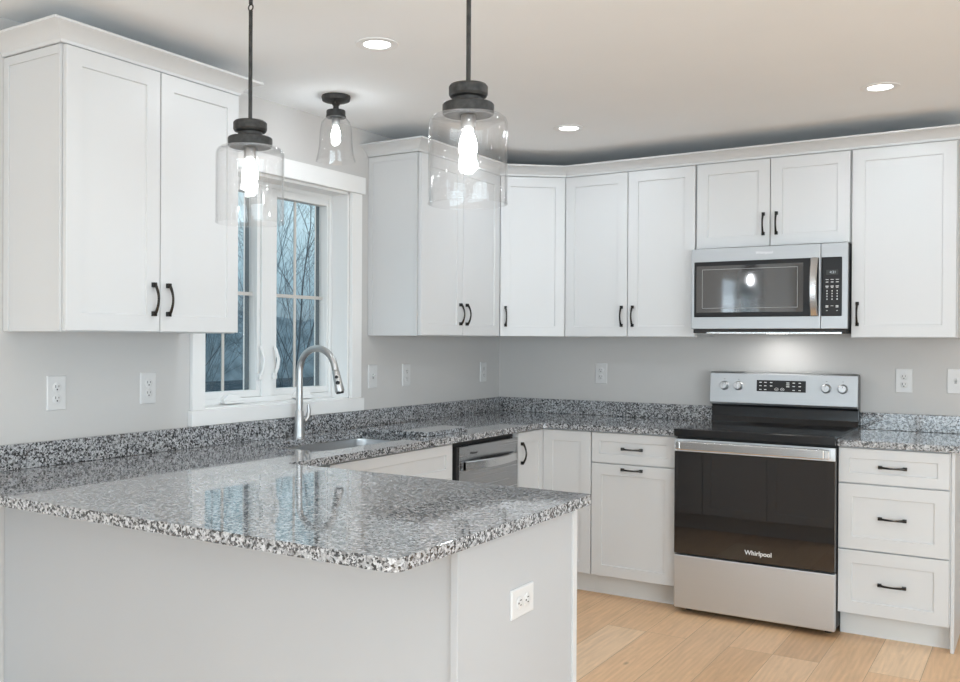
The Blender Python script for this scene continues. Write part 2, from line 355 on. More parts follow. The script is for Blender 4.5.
# ---------------------------------------------------------------- window over the sink
FX = -.102     # room-side face of the vinyl frame
root = bpy.data.objects.new('window_1', None); COL.objects.link(root); root['kind'] = 'structure'; root.location = (0, (WY0+WY1)/2, WZ0)
yc = (WY0+WY1)/2; h = WZ1-WZ0; hw = (WY1-WY0)/2
fr = MB()     # outer frame and centre mullion
fr.box(FX-.06, FX, -hw, hw, 0, .03); fr.box(FX-.06, FX, -hw, hw, h-.03, h)
fr.box(FX-.06, FX, -hw, -hw+.03, .03, h-.03); fr.box(FX-.06, FX, hw-.03, hw, .03, h-.03); fr.box(FX-.06, FX+.004, -.033, .033, .03, h-.03)
fr.obj('window_frame', M_vinyl, root, bevel=.002)
GZ0, GZ1 = 1.118-WZ0, 2.02-WZ0
for s0, s1 in ((-hw+.03, -.033), (.033, hw-.03)):
    g0, g1 = s0+.045, s1-.035
    if s0 > 0: g0, g1 = s0+.043, s1-.012
    else: g1 = s1-.022
    m = MB()
    m.box(FX-.056, FX-.006, s0+.001, g0, .031, h-.031); m.box(FX-.056, FX-.006, g1, s1-.001, .031, h-.031)
    m.box(FX-.056, FX-.006, g0, g1, .031, GZ0); m.box(FX-.056, FX-.006, g0, g1, GZ1, h-.031)
    sash = m.obj('sash', M_vinyl, root, bevel=.002)
    MB().box(FX-.046, FX-.042, g0-.005, g1+.005, GZ0-.005, GZ1+.005).obj('window_pane', M_pane, sash)
    mu = MB(); gm = (g0+g1)/2; zm = 1.558-WZ0
    gm -= (.022 if s0 > 0 else .004); mu.box(FX-.041, FX-.0345, gm-.0065, gm+.0065, GZ0, GZ1); mu.box(FX-.0415, FX-.034, g0, g1, zm-.008, zm+.008)
    mu.obj('muntin', M_munt, sash)
    MB().box(FX-.0585, FX-.0565, g1-.034, g1-.027, GZ0, GZ1).obj('outer_frame_strip', M_vinyl, sash)  # thin white strip behind the glass for the outer frame edge
    MB().box(FX-.0590, FX-.0565, g1-.0268, g1+.004, GZ0, GZ1).obj('dark_jamb_strip', M_jamb, sash)  # thin dark strip behind the glass for the dark outer jamb
    # folding crank operator on the bottom of the frame
    cy = gm + (.005 if s0 < 0 else 0)
    cr = MB().prism([(cy-.060, .012), (cy+.060, .012), (cy+.055, .026), (cy+.028, .048), (cy-.028, .048), (cy-.055, .026)], FX-.004, FX+.024, 0).obj('crank_cover', M_vinyl, root, bevel=.004)
    MB().box(FX+.024, FX+.040, cy-.064, cy+.055, .010, .020, .003).obj('crank_handle', M_vinyl, cr)
for sy, ya in ((-.042, -.047), (.042, .047)):   # sash locks
    m = MB().box(FX+.001, FX+.016, ya-.011, ya+.011, .108, .135, .003)
    m.tube([(FX+.012, ya, .125), (FX+.026, ya+.003, .16), (FX+.030, ya+.006, .20), (FX+.020, ya-.002, .245), (FX+.014, ya-.006, .262)], [.006, .008, .008, .007, .005], 10)
    m.obj('sash_lock', M_trim, root, smooth=40)
# painted jamb liner and casing
jm = MB()
jm.box(-.10, .0, WY0-.001, WY0+.012, WZ0, WZ1); jm.box(-.10, .0, WY1-.012, WY1+.001, WZ0, WZ1); jm.box(-.10, 0, WY0, WY1, WZ1-.012, WZ1+.001); jm.box(-.10, 0, WY0, WY1, WZ0-.001, WZ0+.006)
st(jm.obj('trim_1', M_trim, bevel=.001))
cs = MB()
cs.box(.001, .020, -2.574, WY0-.002, 1.058, WZ1); cs.box(.001, .020, WY1+.002, -1.456, 1.058, WZ1)
st(cs.obj('trim_2', M_trim, bevel=.002))
st(MB().box(.001, .026, -2.594, -1.436, WZ1+.001, 2.172).obj('trim_3', M_trim, bevel=.002))
st(MB().box(.001, .026, -2.584, -1.440, .993, 1.057).obj('trim_4', M_trim, bevel=.002))

# ---------------------------------------------------------------- cabinet building
T = .019
def door_mesh(x0, x1, z0, z1, y, rail=.057):
    """shaker front; y is the plane it sits on, the front faces -y"""
    return MB().rings(x0, x1, z0, z1, [(0, y), (0, y-T+.0015), (.0015, y-T), (rail, y-T), (rail+.0015, y-T+.0065), (rail+.0035, y-T+.007)])
def pull_mesh(cx, cz, y, vert=True, L=.100):
    """arched pull with square feet; y = door face"""
    m = MB(); a = L/2
    def pt(t, out, w): return (cx+w, y-out, cz+t) if vert else (cx+t, y-out, cz+w)
    for s in (-1, 1):
        p, q = pt(s*a-.0085, 0, -.0075), pt(s*a+.0085, .014, .0075)
        m.box(min(p[0], q[0]), max(p[0], q[0]), min(p[1], q[1]), max(p[1], q[1]), min(p[2], q[2]), max(p[2], q[2]), .0015)
    path = [pt(-a-.003+(2*a+.006)*k/16, .010+.020*sin(pi*k/16)**.8, 0) for k in range(17)]
    m.tube(path, [.0062-.0017*sin(pi*k/16) for k in range(17)], 8)
    return m
def cab_door(parent, x0, x1, z0, z1, y, pull=None, name='door', rail=.057):
    d = door_mesh(x0, x1, z0, z1, y, rail).obj(name, M_cab, parent)
    if pull: pull_mesh(pull[0], pull[1], y-T, pull[2]).obj('handle', M_bronze, d, smooth=40)
    return d
G = .002
UZ0, UZ1, UD = 1.372, 2.286, .305
def upper(name, label, w, loc, rz, z0=UZ0, doors=2, pulls='mid', skin=None, inset=0):
    t = thing(name, label, 'cabinet', (loc[0], loc[1], z0), rz)
    H = UZ1-z0
    b = MB().box(.0005, w-.0005, -UD, -.001, .012, H).box(.0005, .018, -UD, -.001, 0, .012).box(w-.018, w-.0005, -UD, -.001, 0, .012).box(.018, w-.018, -UD, -UD+.018, 0, .012)
    b.obj('cabinet_body', M_cab, t, bevel=.001)
    zt = H-.004; zp = .115
    if doors == 2:
        m = w/2
        cab_door(t, G+.003, m-G, .003, zt, -UD-.0035, (m-.032, zp, True)); cab_door(t, m+G, w-G-.003, .003, zt, -UD-.0035, (m+.032, zp, True))
    else:
        cab_door(t, G+.003, w-G-.003, .003, zt, -UD-.0035, (.032 if pulls == 'left' else w-.032, zp, True))
    if skin == 'left':   # applied end panel: stiles and top rail standing proud of the side
        MB().box(-.004, 0, -UD+.001, -UD+.012, .002, H-.03).box(-.004, 0, -.030, -.003, .002, H-.03).box(-.004, 0, -UD+.001, -.003, H-.03, H-.002).obj('end_panel', M_cab, t)
    return t
upper('wall_cabinet', 'white double-door wall cabinet hanging left of the window', .762, (0, -3.386, 0), pi/2, skin='left')
upper('wall_cabinet', 'white double-door wall cabinet just right of the window, its side panel facing the sink', .804, (0, -1.380, 0), pi/2, skin='left')
upper('wall_cabinet', 'white double-door wall cabinet on the stove wall, between corner cabinet and microwave', .762, (.61, 0, 0), 0)
upper('wall_cabinet', 'short white double-door wall cabinet directly above the microwave', .762, (1.372, 0, 0), 0, z0=1.835)
upper('wall_cabinet', 'tall white single-door wall cabinet right of the microwave', .457, (2.134, 0, 0), 0, doors=1, pulls='left')
# diagonal corner wall cabinet
YS = -.575
t = thing('corner_wall_cabinet', 'white wall cabinet set diagonally across the corner, single door', 'cabinet', (0, 0, UZ0))
pg = [(.001, -.001), (.001, YS+.001), (UD, YS+.001), (.609, -UD), (.609, -.001)]
MB().prism(pg, .012, UZ1-UZ0, 2).obj('cabinet_body', M_cab, t, bevel=.001)
p0 = Vector((UD, YS)); p1 = Vector((.61, -UD)); L = (p1-p0).length; ang = math.atan2(p1.y-p0.y, p1.x-p0.x)
d = door_mesh(.016, L-.014, .003, UZ1-UZ0-.004, -.002).obj('door', M_cab, t); d.location = (p0.x, p0.y, 0); d.rotation_euler = (0, 0, ang)
pull_mesh(.046, .115, -.002-T, True).obj('handle', M_bronze, d, smooth=40)

# crown mouldings: cove profile swept along a path (outward = right-hand side of the path)
def crown(name, label, path, z0=UZ1+.001, hgt=.056, out=.070):
    prof = [(0, 0), (.008, 0), (.010, .010)]
    for k in range(7):
        a = k/6*pi/2; q_ = k/6; prof.append((.012+(out-.018)*(.45*(1-cos(a))+.55*q_), .012+(hgt-.022)*(.45*sin(a)+.55*q_)))
    prof += [(out, hgt-.008), (out, hgt), (0, hgt)]
    P = [Vector(p) for p in path]; n = len(P); m = MB(); rg = []
    for i in range(n):
        nn = []
        if i > 0: d_ = (P[i]-P[i-1]).normalized(); nn.append(Vector((d_.y, -d_.x)))
        if i < n-1: d_ = (P[i+1]-P[i]).normalized(); nn.append(Vector((d_.y, -d_.x)))
        if len(nn) == 2: b_ = (nn[0]+nn[1]); b_ = b_/b_.length_squared*2
        else: b_ = nn[0]
        rg.append([m.b.verts.new((P[i].x+b_.x*o_, P[i].y+b_.y*o_, z0+z_)) for o_, z_ in prof])
    k = len(prof)
    for A, B in zip(rg, rg[1:]):
        for j in range(k): m.b.faces.new((A[j], A[(j+1) % k], B[(j+1) % k], B[j]))
    m.b.faces.new(rg[0][::-1]); m.b.faces.new(rg[-1])
    o = m.obj(name, M_cab, smooth=25); return tag(o, label, 'moulding')
F = UD+.006
crown('crown_moulding', 'white crown moulding on top of the cabinet left of the window', [(.002, -3.389), (F, -3.389), (F, -2.621), (.002, -2.621)])
crown('crown_moulding', 'long white crown moulding running round the corner over the stove-wall cabinets', [(.002, -1.384), (F, -1.384), (F, YS), (.608, -F), (2.594, -F), (2.594, -.002)])

# base cabinets
BD, BH, KH, KD = .610, .875, .114, .545
def base(name, label, w, loc, rz, kick=(0, 0), end=None, toe=True):
    t = thing(name, label, 'cabinet', loc, rz)
    MB().box(.0005, w-.0005, -BD, -.002, KH, BH-.001).obj('cabinet_body', M_cab, t, bevel=.001)
    if toe: MB().box(kick[0]+.0005, w-.0005+kick[1], -KD, -KD+.016, .0005, KH).obj('toe_kick', M_kick, t)
    return t
FZ = BH-.006
# left leg (faces +x)
t = base('sink_base_cabinet', 'white base cabinet under the sink with a false drawer front', .914, (0, -2.44, 0), pi/2)
cab_door(t, .002, .876, .712, FZ, -BD-.001, None, 'false_drawer_front', .045)
cab_door(t, .002, .438, KH+.002, .705, -BD-.001, (.406, .61, True)); cab_door(t, .441, .876, KH+.002, .705, -BD-.001, (.473, .61, True))
# the void the sink hangs in: body replaced by an open box
o = [c for c in t.children if c.name.startswith('cabinet_body')][0]
m = MB(); m.box(.0005, .018, -BD, -.002, KH, BH-.001).box(.896, .9135, -BD, -.002, KH, BH-.001).box(.018, .896, -BD, -.002, KH, KH+.018).box(.018, .896, -.02, -.002, KH+.018, BH-.001).box(.018, .896, -BD, -BD+.018, KH+.018, BH-.001)
o2 = m.obj('cabinet_body', M_cab, t); bpy.data.objects.remove(o); o2.name = 'cabinet_body'
# corner (lazy susan) cabinet: L-shaped body, two folding doors
t = thing('corner_base_cabinet', 'white L-shaped base cabinet in the corner with two folding doors', 'cabinet', (0, 0, 0))
MB().prism([(.002, -.002), (.002, -.913), (BD, -.913), (BD, -BD), (.913, -BD), (.913, -.002)], KH, BH-.001, 2).obj('cabinet_body', M_cab, t, bevel=.001)
MB().prism([(KD, -.9135), (KD, -KD), (.9135, -KD), (.9135, -KD+.016), (KD-.016, -KD+.016), (KD-.016, -.9135)], .0005, KH, 2).obj('toe_kick', M_kick, t)
cab_door(t, BD+.021, .911, KH+.002, FZ, -BD-.001)
d = door_mesh(-.911, -BD-.006, KH+.002, FZ, -BD-.001).obj('door', M_cab, t); d.rotation_euler = (0, 0, pi/2)
pull_mesh(-.911+.030, .76, -BD-.001-T, True).obj('handle', M_bronze, d, smooth=40)
# cabinet left of the range
t = base('drawer_base_cabinet', 'white base cabinet left of the stove, one drawer over a pull-out door', .466, (.914, 0, 0), 0)
cab_door(t, .003, .459, .712, FZ, -BD-.001, (.2285, .79, False), 'drawer', .045)
cab_door(t, .003, .459, KH+.002, .706, -BD-.001, (.2285, .683, False))
# cabinet right of the range
t = base('drawer_base_cabinet', 'white base cabinet right of the stove with three stacked drawers', .457, (2.135, 0, 0), 0)
cab_door(t, .003, .452, .712, FZ, -BD-.001, (.2285, .79, False), 'drawer', .045)
cab_door(t, .003, .452, .411, .706, -BD-.001, (.2285, .560, False), 'drawer'); cab_door(t, .003, .452, KH+.002, .405, -BD-.001, (.2285, .262, False), 'drawer')
MB().box(.4575, .472, -BD, -.002, .0005, BH-.001).obj('end_panel', M_cab, t, bevel=.001)
# peninsula: cabinets facing the kitchen (+y), dining-side panel, end panel
PX, PYN = 1.795, -3.38
t = base('peninsula_cabinet', 'white double-door base cabinet of the peninsula, facing the stove', .890, (1.773, PYN+.012, 0), pi)
cab_door(t, .002, .443, KH+.002, FZ, -BD+.016, (.411, .77, True)); cab_door(t, .446, .888, KH+.002, FZ, -BD+.016, (.478, .77, True))
for c in t.children:
    if c.name.startswith('cabinet_body'): c.scale = (1, (BD-.018)/BD, 1)
t = base('peninsula_cabinet', 'white single-door blind base cabinet where the peninsula meets the sink run', .240, (.8825, PYN+.012, 0), pi)
cab_door(t, .002, .238, KH+.002, FZ, -BD+.016, (.03, .79, True))
for c in t.children:
    if c.name.startswith('cabinet_body'): c.scale = (1, (BD-.018)/BD, 1)
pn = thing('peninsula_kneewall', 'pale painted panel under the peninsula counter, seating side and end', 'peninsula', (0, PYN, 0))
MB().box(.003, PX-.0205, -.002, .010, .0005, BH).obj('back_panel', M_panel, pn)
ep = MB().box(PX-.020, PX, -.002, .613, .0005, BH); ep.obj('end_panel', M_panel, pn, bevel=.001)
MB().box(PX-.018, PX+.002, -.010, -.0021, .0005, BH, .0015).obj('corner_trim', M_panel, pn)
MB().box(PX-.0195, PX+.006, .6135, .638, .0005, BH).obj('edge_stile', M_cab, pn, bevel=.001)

# ---------------------------------------------------------------- countertops
def slab(outline, holes, z0, z1, name, m, parent=None, bev=.003):
    b = bmesh.new()
    def loop(pts):
        v = [b.verts.new((*p, z1)) for p in pts]
        return [b.edges.new((v[i], v[(i+1) % len(v)])) for i in range(len(v))]
    es = loop(outline)
    for h_ in holes: es += loop(h_)
    bmesh.ops.triangle_fill(b, use_beauty=True, use_dissolve=False, edges=es)
    for f in b.faces:
        if f.normal.z < 0: f.normal_flip()
    r = bmesh.ops.extrude_face_region(b, geom=list(b.faces))
    for v in [g for g in r['geom'] if isinstance(g, bmesh.types.BMVert)]: v.co.z = z0
    bmesh.ops.recalc_face_normals(b, faces=b.faces)
    k = MB(); k.b.free(); k.b = b
    return k.obj(name, m, parent, bevel=bev)
def arc(cx, cy, r, a0, a1, n=7): return [(cx+r*cos(radians(a0+(a1-a0)*k/n)), cy+r*sin(radians(a0+(a1-a0)*k/n))) for k in range(n+1)]
CZ0, CZ1 = .876, .906
CT = thing('countertop', 'speckled grey granite counter over sink run, corner and peninsula', 'countertop', (0, 0, 0))
out = [(.001, -.001), (1.3815, -.001), (1.3815, -.648)] + [(.66, -.648), (.648, -.66)] + [(.648, -2.70), (.655, -2.707)] + arc(1.822, -2.717, .010, 90, 0, 3) + arc(1.798, -3.651, .034, 0, -90, 8) + [(.001, -3.685)]
SX0, SX1, SY0, SY1 = .145, .525, -2.36, -1.635
def rrect(x0, x1, y0, y1, r): return arc(x1-r, y1-r, r, 90, 0) + arc(x1-r, y0+r, r, 0, -90) + arc(x0+r, y0+r, r, -90, -180) + arc(x0+r, y1-r, r, 180, 90)
slab(out, [rrect(SX0, SX1, SY0, SY1, .06)], CZ0, CZ1, 'counter_slab', M_granite, CT)
MB().box(.001, .024, -3.68, -.026, CZ1+.0005, .992).obj('backsplash', M_granite, CT, bevel=.002)
MB().box(.001, 1.3815, -.024, -.001, CZ1+.0005, .992).obj('backsplash', M_granite, CT, bevel=.002)
C2 = thing('countertop', 'short piece of granite counter right of the stove', 'countertop', (0, 0, 0))
slab([(2.1355, -.001), (2.625, -.001), (2.625, -.648), (2.1355, -.648)], [], CZ0, CZ1, 'counter_slab', M_granite, C2)
MB().box(2.1355, 2.625, -.024, -.001, CZ1+.0005, .992).obj('backsplash', M_granite, C2, bevel=.002)

# sink: undermount bowl
sk = thing('kitchen_sink', 'stainless steel undermount sink bowl set in the counter below the window', 'sink', ((SX0+SX1)/2, (SY0+SY1)/2, .66))
b = MB(); lv = []
ax0, ax1, ay0, ay1 = -(SX1-SX0)/2, (SX1-SX0)/2, -(SY1-SY0)/2, (SY1-SY0)/2
for ins, z in ((-.018, .2140), (.003, .2140), (.004, .205), (.008, .03), (.02, .008), (.045, .002)):
    lv.append([b.b.verts.new((*p, z)) for p in rrect(ax0+ins, ax1-ins, ay0+ins, ay1-ins, max(.02, .06-ins))])
for A, B_ in zip(lv, lv[1:]):
    for k in range(len(A)): b.b.faces.new((A[k], A[(k+1) % len(A)], B_[(k+1) % len(A)], B_[k]))
b.b.faces.new(lv[-1])
ob = b.obj('sink_bowl', M_sink, sk, smooth=50)
md = ob.modifiers.new('solid', 'SOLIDIFY'); md.thickness = .0012; md.offset = 1
MB().lathe([(.045, .0035), (.045, .006), (.035, .006), (.030, .002)], seg=28).obj('drain', M_chrome, sk, smooth=20)

# faucet
fx, fy = .088, -2.003
fa = thing('kitchen_faucet', 'brushed nickel gooseneck pull-down faucet standing behind the sink', 'faucet', (fx, fy, CZ1+.0005))
MB().lathe([(.0245, 0), (.0245, .004), (.0235, .008), (.0230, .03), (.0190, .118), (.0175, .122)], seg=28).obj('faucet_base', M_nickel, fa, smooth=20)
R_ = .104; zc = .300; path = [(0, 0, .118), (0, 0, .2), (0, 0, .26)]
for k in range(17):
    a = radians(180-k*165/16); path.append((R_+R_*cos(a), 0, zc+R_*sin(a)))
ex, ez = path[-1][0], path[-1][2]; dx, dz = sin(radians(15)), -cos(radians(15))
path.append((ex+dx*.02, 0, ez+dz*.02))
MB().tube(path, [.0155]+[.0150]*(len(path)-1), 18).obj('spout', M_nickel, fa, smooth=40)
hd = MB().tube([(ex+dx*q, 0, ez+dz*q) for q in (.022, .028, .075, .112, .118)], [.0155, .0165, .0185, .0215, .0195], 20).obj('spray_head', M_nickel, fa, smooth=40)
MB().tube([(ex+dx*q, 0, ez+dz*q) for q in (.1185, .124)], [.017, .0165], 18).obj('spray_nozzle', M_matblack, hd, smooth=40)
for q, r in ((.052, .008), (.078, .010)):
    a_ = Vector((ex+dx*q, 0, ez+dz*q)); nrm = Vector((cos(radians(15))*.55, -.83, sin(radians(15))*.55)).normalized()
    c_ = a_+nrm*(.0175)
    MB().tube([c_-nrm*.003, c_+nrm*.003], [r, r*.85], 12).obj('spray_button', M_matblack, hd, smooth=20)
lev = MB().tube([(.004, .020, .070), (.006, .036, .073)], .012, 14)
lev.tube([(.006, .034, .073), (.012, .046, .090), (.014, .050, .120), (.014, .046, .146)], [.012, .011, .009, .006], 12)
lev.obj('lever_handle', M_nickel, fa, smooth=40)

# spare granite piece lying on the counter beside the sink
tag(slab([(.200, -1.652), (.556, -1.652), (.556, -1.300), (.200, -1.300)], [], CZ1+.0008, CZ1+.0208, 'granite_offcut', M_granite, None, .002),
    'square loose piece of the same granite lying on the counter right of the sink', 'stone slab')

# ---------------------------------------------------------------- dishwasher
dw = thing('dishwasher', 'stainless steel dishwasher with a curved bar handle under the counter', 'dishwasher', (0, -1.519, 0), pi/2)
wd = .600
MB().box(.004, wd-.002, -.58, -.03, .012, .868).obj('dishwasher_tub', M_matblack, dw)
pnl = MB().box(.022, wd-.004, -.632, -.583, .118, .848, .003).obj('door_panel', M_steel_v, dw, smooth=20)
MB().box(.006, .0205, -.625, -.583, .118, .848).box(.006, wd-.002, -.60, -.583, .8495, .8725).obj('black_gap_strip', M_matblack, dw)  # black filler in the dark gap beside the door, plus the top control strip
hm = MB(); n_ = 20; A_ = []
for k in range(n_+1):
    u = k/n_; x = .045+(wd-.09)*u; yy = -.634-.012-.034*sin(pi*u)
    A_.append([hm.b.verts.new(p) for p in ((x, yy, .735), (x, yy-.006, .739), (x, yy-.006, .776), (x, yy, .780), (x, yy+.008, .776), (x, yy+.008, .739))])
for P_, Q_ in zip(A_, A_[1:]):
    for k in range(6): hm.b.faces.new((P_[k], P_[(k+1) % 6], Q_[(k+1) % 6], Q_[k]))
hm.b.faces.new(A_[0][::-1]); hm.b.faces.new(A_[-1])
hm.box(.045, .062, -.652, -.633, .737, .778).box(wd-.062, wd-.045, -.652, -.633, .737, .778)
hm.obj('handle', M_chrome, dw, smooth=40)
text('brand_lettering', 'Whirlpool', .016, M_rubber, dw, (.150, -.6325, .812), (pi/2, 0, 0))
MB().box(.004, wd-.002, -.56, -.545, .0005, .112).obj('toe_kick', M_kick, dw)

# ---------------------------------------------------------------- range
rg = thing('electric_range', 'freestanding stainless steel and black glass electric stove', 'stove', (1.759, 0, 0))
RF = -.680
MB().box(-.374, .374, -.640, -.03, .035, .895).obj('range_body', M_matblack, rg)
for sx_ in (-.33, .33):
    for sy_ in (-.58, -.08): MB().lathe([(.016, .0003), (.016, .012), (.009, .014), (.009, .036)], sx_, sy_, 14).obj('levelling_foot', M_matblack, rg, smooth=20)
MB().box(-.3745, .3745, RF, -.642, .030, .292, .004).obj('storage_drawer', M_steel_r, rg, smooth=20)
dr = MB().box(-.3745, .3745, RF+.004, -.642, .299, .868, .003).obj('oven_door', M_black, rg, smooth=20)
MB().box(-.374, .374, RF-.004, RF+.003, .302, .806, .002).obj('door_glass', M_ovenglass, dr, smooth=20)
MB().box(-.3745, .3745, RF-.006, RF+.003, .8075, .868, .002).obj('door_top_trim', M_steel_r, dr, smooth=20)
hb = MB().box(-.335, .335, RF-.050, RF-.036, .818, .862, .005)
for s in (-1, 1): hb.box(s*.345-.012, s*.345+.012, RF-.049, RF-.006, .820, .860, .004)
hb.obj('oven_handle', M_chrome, dr, smooth=20)
text('brand_lettering', 'Whirlpool', .030, M_mark, dr, (.055-.02, RF-.0046, .345), (pi/2, 0, 0), bold=.0006)
# cooktop with raised front lip
ct = MB().box(-.375, .375, -.690, -.075, .8965, .914, .003).box(-.375, .375, -.691, -.665, .880, .9175, .003)
ct.obj('cooktop_frame', M_black, rg, smooth=20)
gl = MB().box(-.368, .368, -.660, -.085, .9145, .9185, .0015).obj('cooktop_glass', M_cooktop, rg, smooth=20)
for bx_, by_, br in ((-.19, -.50, .11), (.19, -.50, .09), (-.19, -.23, .08), (.19, -.23, .11)):
    MB().lathe([(br, .91855), (br, .9188), (br-.003, .9188), (br-.003, .91855)], bx_, by_, 40, cap=False).obj('burner_ring', M_ring, gl)
bgd = MB().prism([(-.075, .915), (-.012, .915), (-.012, 1.174), (-.030, 1.184), (-.075, 1.184), (-.078, 1.010), (-.062, 1.000), (-.062, .945)], -.3755, .3755, 0).obj('backguard', M_black, rg, bevel=.003)
fc = MB().prism([(-.079, 1.012), (-.100, 1.010), (-.104, 1.022), (-.092, 1.178), (-.082, 1.186), (-.030, 1.1865), (-.030, 1.1842), (-.0755, 1.1842)], -.375, .375, 0).obj('control_panel', M_steel, rg, bevel=.003)
tilt = math.atan2(.012, .150)
def on_panel(x, z, o=.0): return (x, -.104+(z-1.022)*.08-o, z)
dp = MB().box(-.125, .125, -.003, .004, -.030, .030, .001).obj('display_panel', M_display, rg); dp.location = on_panel(0, 1.116, .001); dp.rotation_euler = (-tilt, 0, 0)
dk = MB()
for ix, iz in [(-.105, .018), (-.08, .018), (-.05, .018), (-.105, 0), (-.08, 0), (-.05, .0), (-.105, -.02), (-.08, -.02), (.035, .018), (.035, .008), (.035, -.002), (.065, .018), (.095, .018), (.065, 0), (.095, 0), (.065, -.02), (.095, -.02)]:
    w_ = .006 if abs(ix-.035) > .001 else .008
    dk.box(ix-w_, ix+w_, -.0038, -.003, iz-.0018, iz+.0018)
for ix in (-.022, .008):
    for k in range(20):
        a, a2 = 2*pi*k/20, 2*pi*(k+1)/20
        P_ = [(ix+r_*cos(q)*1.25, -.0037, -.017+r_*sin(q)) for r_, q in ((.008, a), (.008, a2), (.0068, a2), (.0068, a))]
        dk.b.faces.new([dk.b.verts.new(p) for p in P_])
    dk.box(ix-.005, ix+.005, -.0037, -.003, -.0178, -.0162)
dk.obj('display_marking', M_mark, dp)
for i, kx in enumerate((-.296, -.221, .226, .305)):
    kn = MB().lathe([(.0245, -.002), (.0245, .004), (.021, .007), (.0195, .026), (.0175, .029)], seg=28, axis='y').box(-.0035, .0035, -.033, -.027, -.018, .018, .001).obj('control_knob', M_knob, rg, smooth=20)
    kn.location = on_panel(kx, 1.112+(.0 if i < 2 else -.002), .002); kn.rotation_euler = (-tilt, radians((0, 0, 0, 20)[i]), 0)
    MB().box(-.001, .001, -.0335, -.0332, .006, .017).obj('knob_mark', M_rubber, kn)
for kx in (-.296, -.221, .226, .305):
    q = MB().box(-.004, .004, -.0008, 0, -.001, .001).obj('burner_marking', M_rubber, rg); q.location = on_panel(kx, 1.147, .0005); q.rotation_euler = (-tilt, 0, 0)

# ---------------------------------------------------------------- microwave
mw = thing('microwave', 'stainless steel over-the-range microwave mounted above the stove', 'microwave', (1.753, 0, 1.408))
MF = -.400; MH = .424
MB().box(-.378, .378, -.375, -.002, .006, MH-.001).obj('microwave_body', M_matblack, mw)
MB().box(-.370, .370, -.396, -.01, -.014, .0055, .003).obj('bottom_vent_panel', M_matblack, mw)
MB().box(-.300, .355, -.397, -.388, -.018, -.0085, .001).obj('grease_trim', M_chrome, mw)
XD = .258
dd = MB().box(-.380, XD-.001, MF, -.376, .0065, MH-.002, .003).obj('door', M_steel, mw, smooth=20)
MB().box(-.364, XD-.008, MF-.003, MF+.002, .068, .354, .0045).obj('door_glass', M_display, dd, smooth=20)
MB().box(-.352, .178, MF-.0036, MF-.0029, .092, .332).obj('window_glass', M_mwglass, dd)
MB().box(-.322, .152, MF-.0040, MF-.0037, .312, .314).box(-.322, .152, MF-.0040, MF-.0037, .113, .115).box(-.322, -.320, MF-.0040, MF-.0037, .115, .312).box(.150, .152, MF-.0040, MF-.0037, .115, .312).obj('window_screen', M_dim, dd)
hm = MB(); A_ = []
for k in range(21):
    u = k/20; z = .070+.285*u; yy = MF-.012-.030*sin(pi*u)**.7
    A_.append([hm.b.verts.new(p) for p in ((.213, yy, z), (.218, yy-.006, z), (.243, yy-.006, z), (.248, yy, z), (.243, yy+.008, z), (.218, yy+.008, z))])
for P_, Q_ in zip(A_, A_[1:]):
    for k in range(6): hm.b.faces.new((P_[k], P_[(k+1) % 6], Q_[(k+1) % 6], Q_[k]))
hm.b.faces.new(A_[0][::-1]); hm.b.faces.new(A_[-1]); hm.box(.216, .245, MF-.014, MF-.002, .071, .085).box(.216, .245, MF-.014, MF-.002, .340, .354)
hm.obj('handle', M_chrome, dd, smooth=35)
text('brand_lettering', 'Whirlpool', .020, M_mark, dd, (-.010, MF-.0006, .390), (pi/2, 0, 0))
cp = MB().box(XD+.001, .380, MF, -.376, .0065, MH-.002, .003).obj('control_panel', M_steel, mw, smooth=20)
MB().box(XD+.004, .355, MF-.003, MF+.002, .068, .354, .0045).obj('keypad_glass', M_display, cp, smooth=20)
kp = MB()
def mark(x, z, w_, h_): kp.box(x-w_, x+w_, MF-.0038, MF-.003, z-h_, z+h_)
for x in (.288, .311, .334):
    for z, w_, h_ in ((.245, .007, .0013), (.233, .006, .0016), (.213, .007, .0020), (.206, .005, .0014)): mark(x, z, w_, h_)
    for z in (.190, .177, .164, .150): mark(x, z, .0022, .0028)
    if x != .311: mark(x, .118, .006, .0018); mark(x, .112, .006, .0018); mark(x, .095, .003, .0014)
mark(.311, .118, .006, .001)
kp.obj('keypad_marking', M_mark, cp)
MB().box(.284, .338, MF-.0036, MF-.003, .268, .292).obj('clock_display', M_rubber, cp)
text('clock_digits', '4:21', .017, M_lcd, cp, (.314, MF-.0040, .280), (pi/2, 0, 0))
# its cooktop lamp
lens = MB().box(-.05, .05, -.20, -.14, -.0165, -.0145).obj('cooktop_lamp_lens', emis('lit_cooktop_lamp', (1, .98, .95), 6), mw)
area('microwave_cooktop_lamp', (1.753, -.17, 1.388), (0, 0, 0), .10, .06, .6, (1, .98, .95))

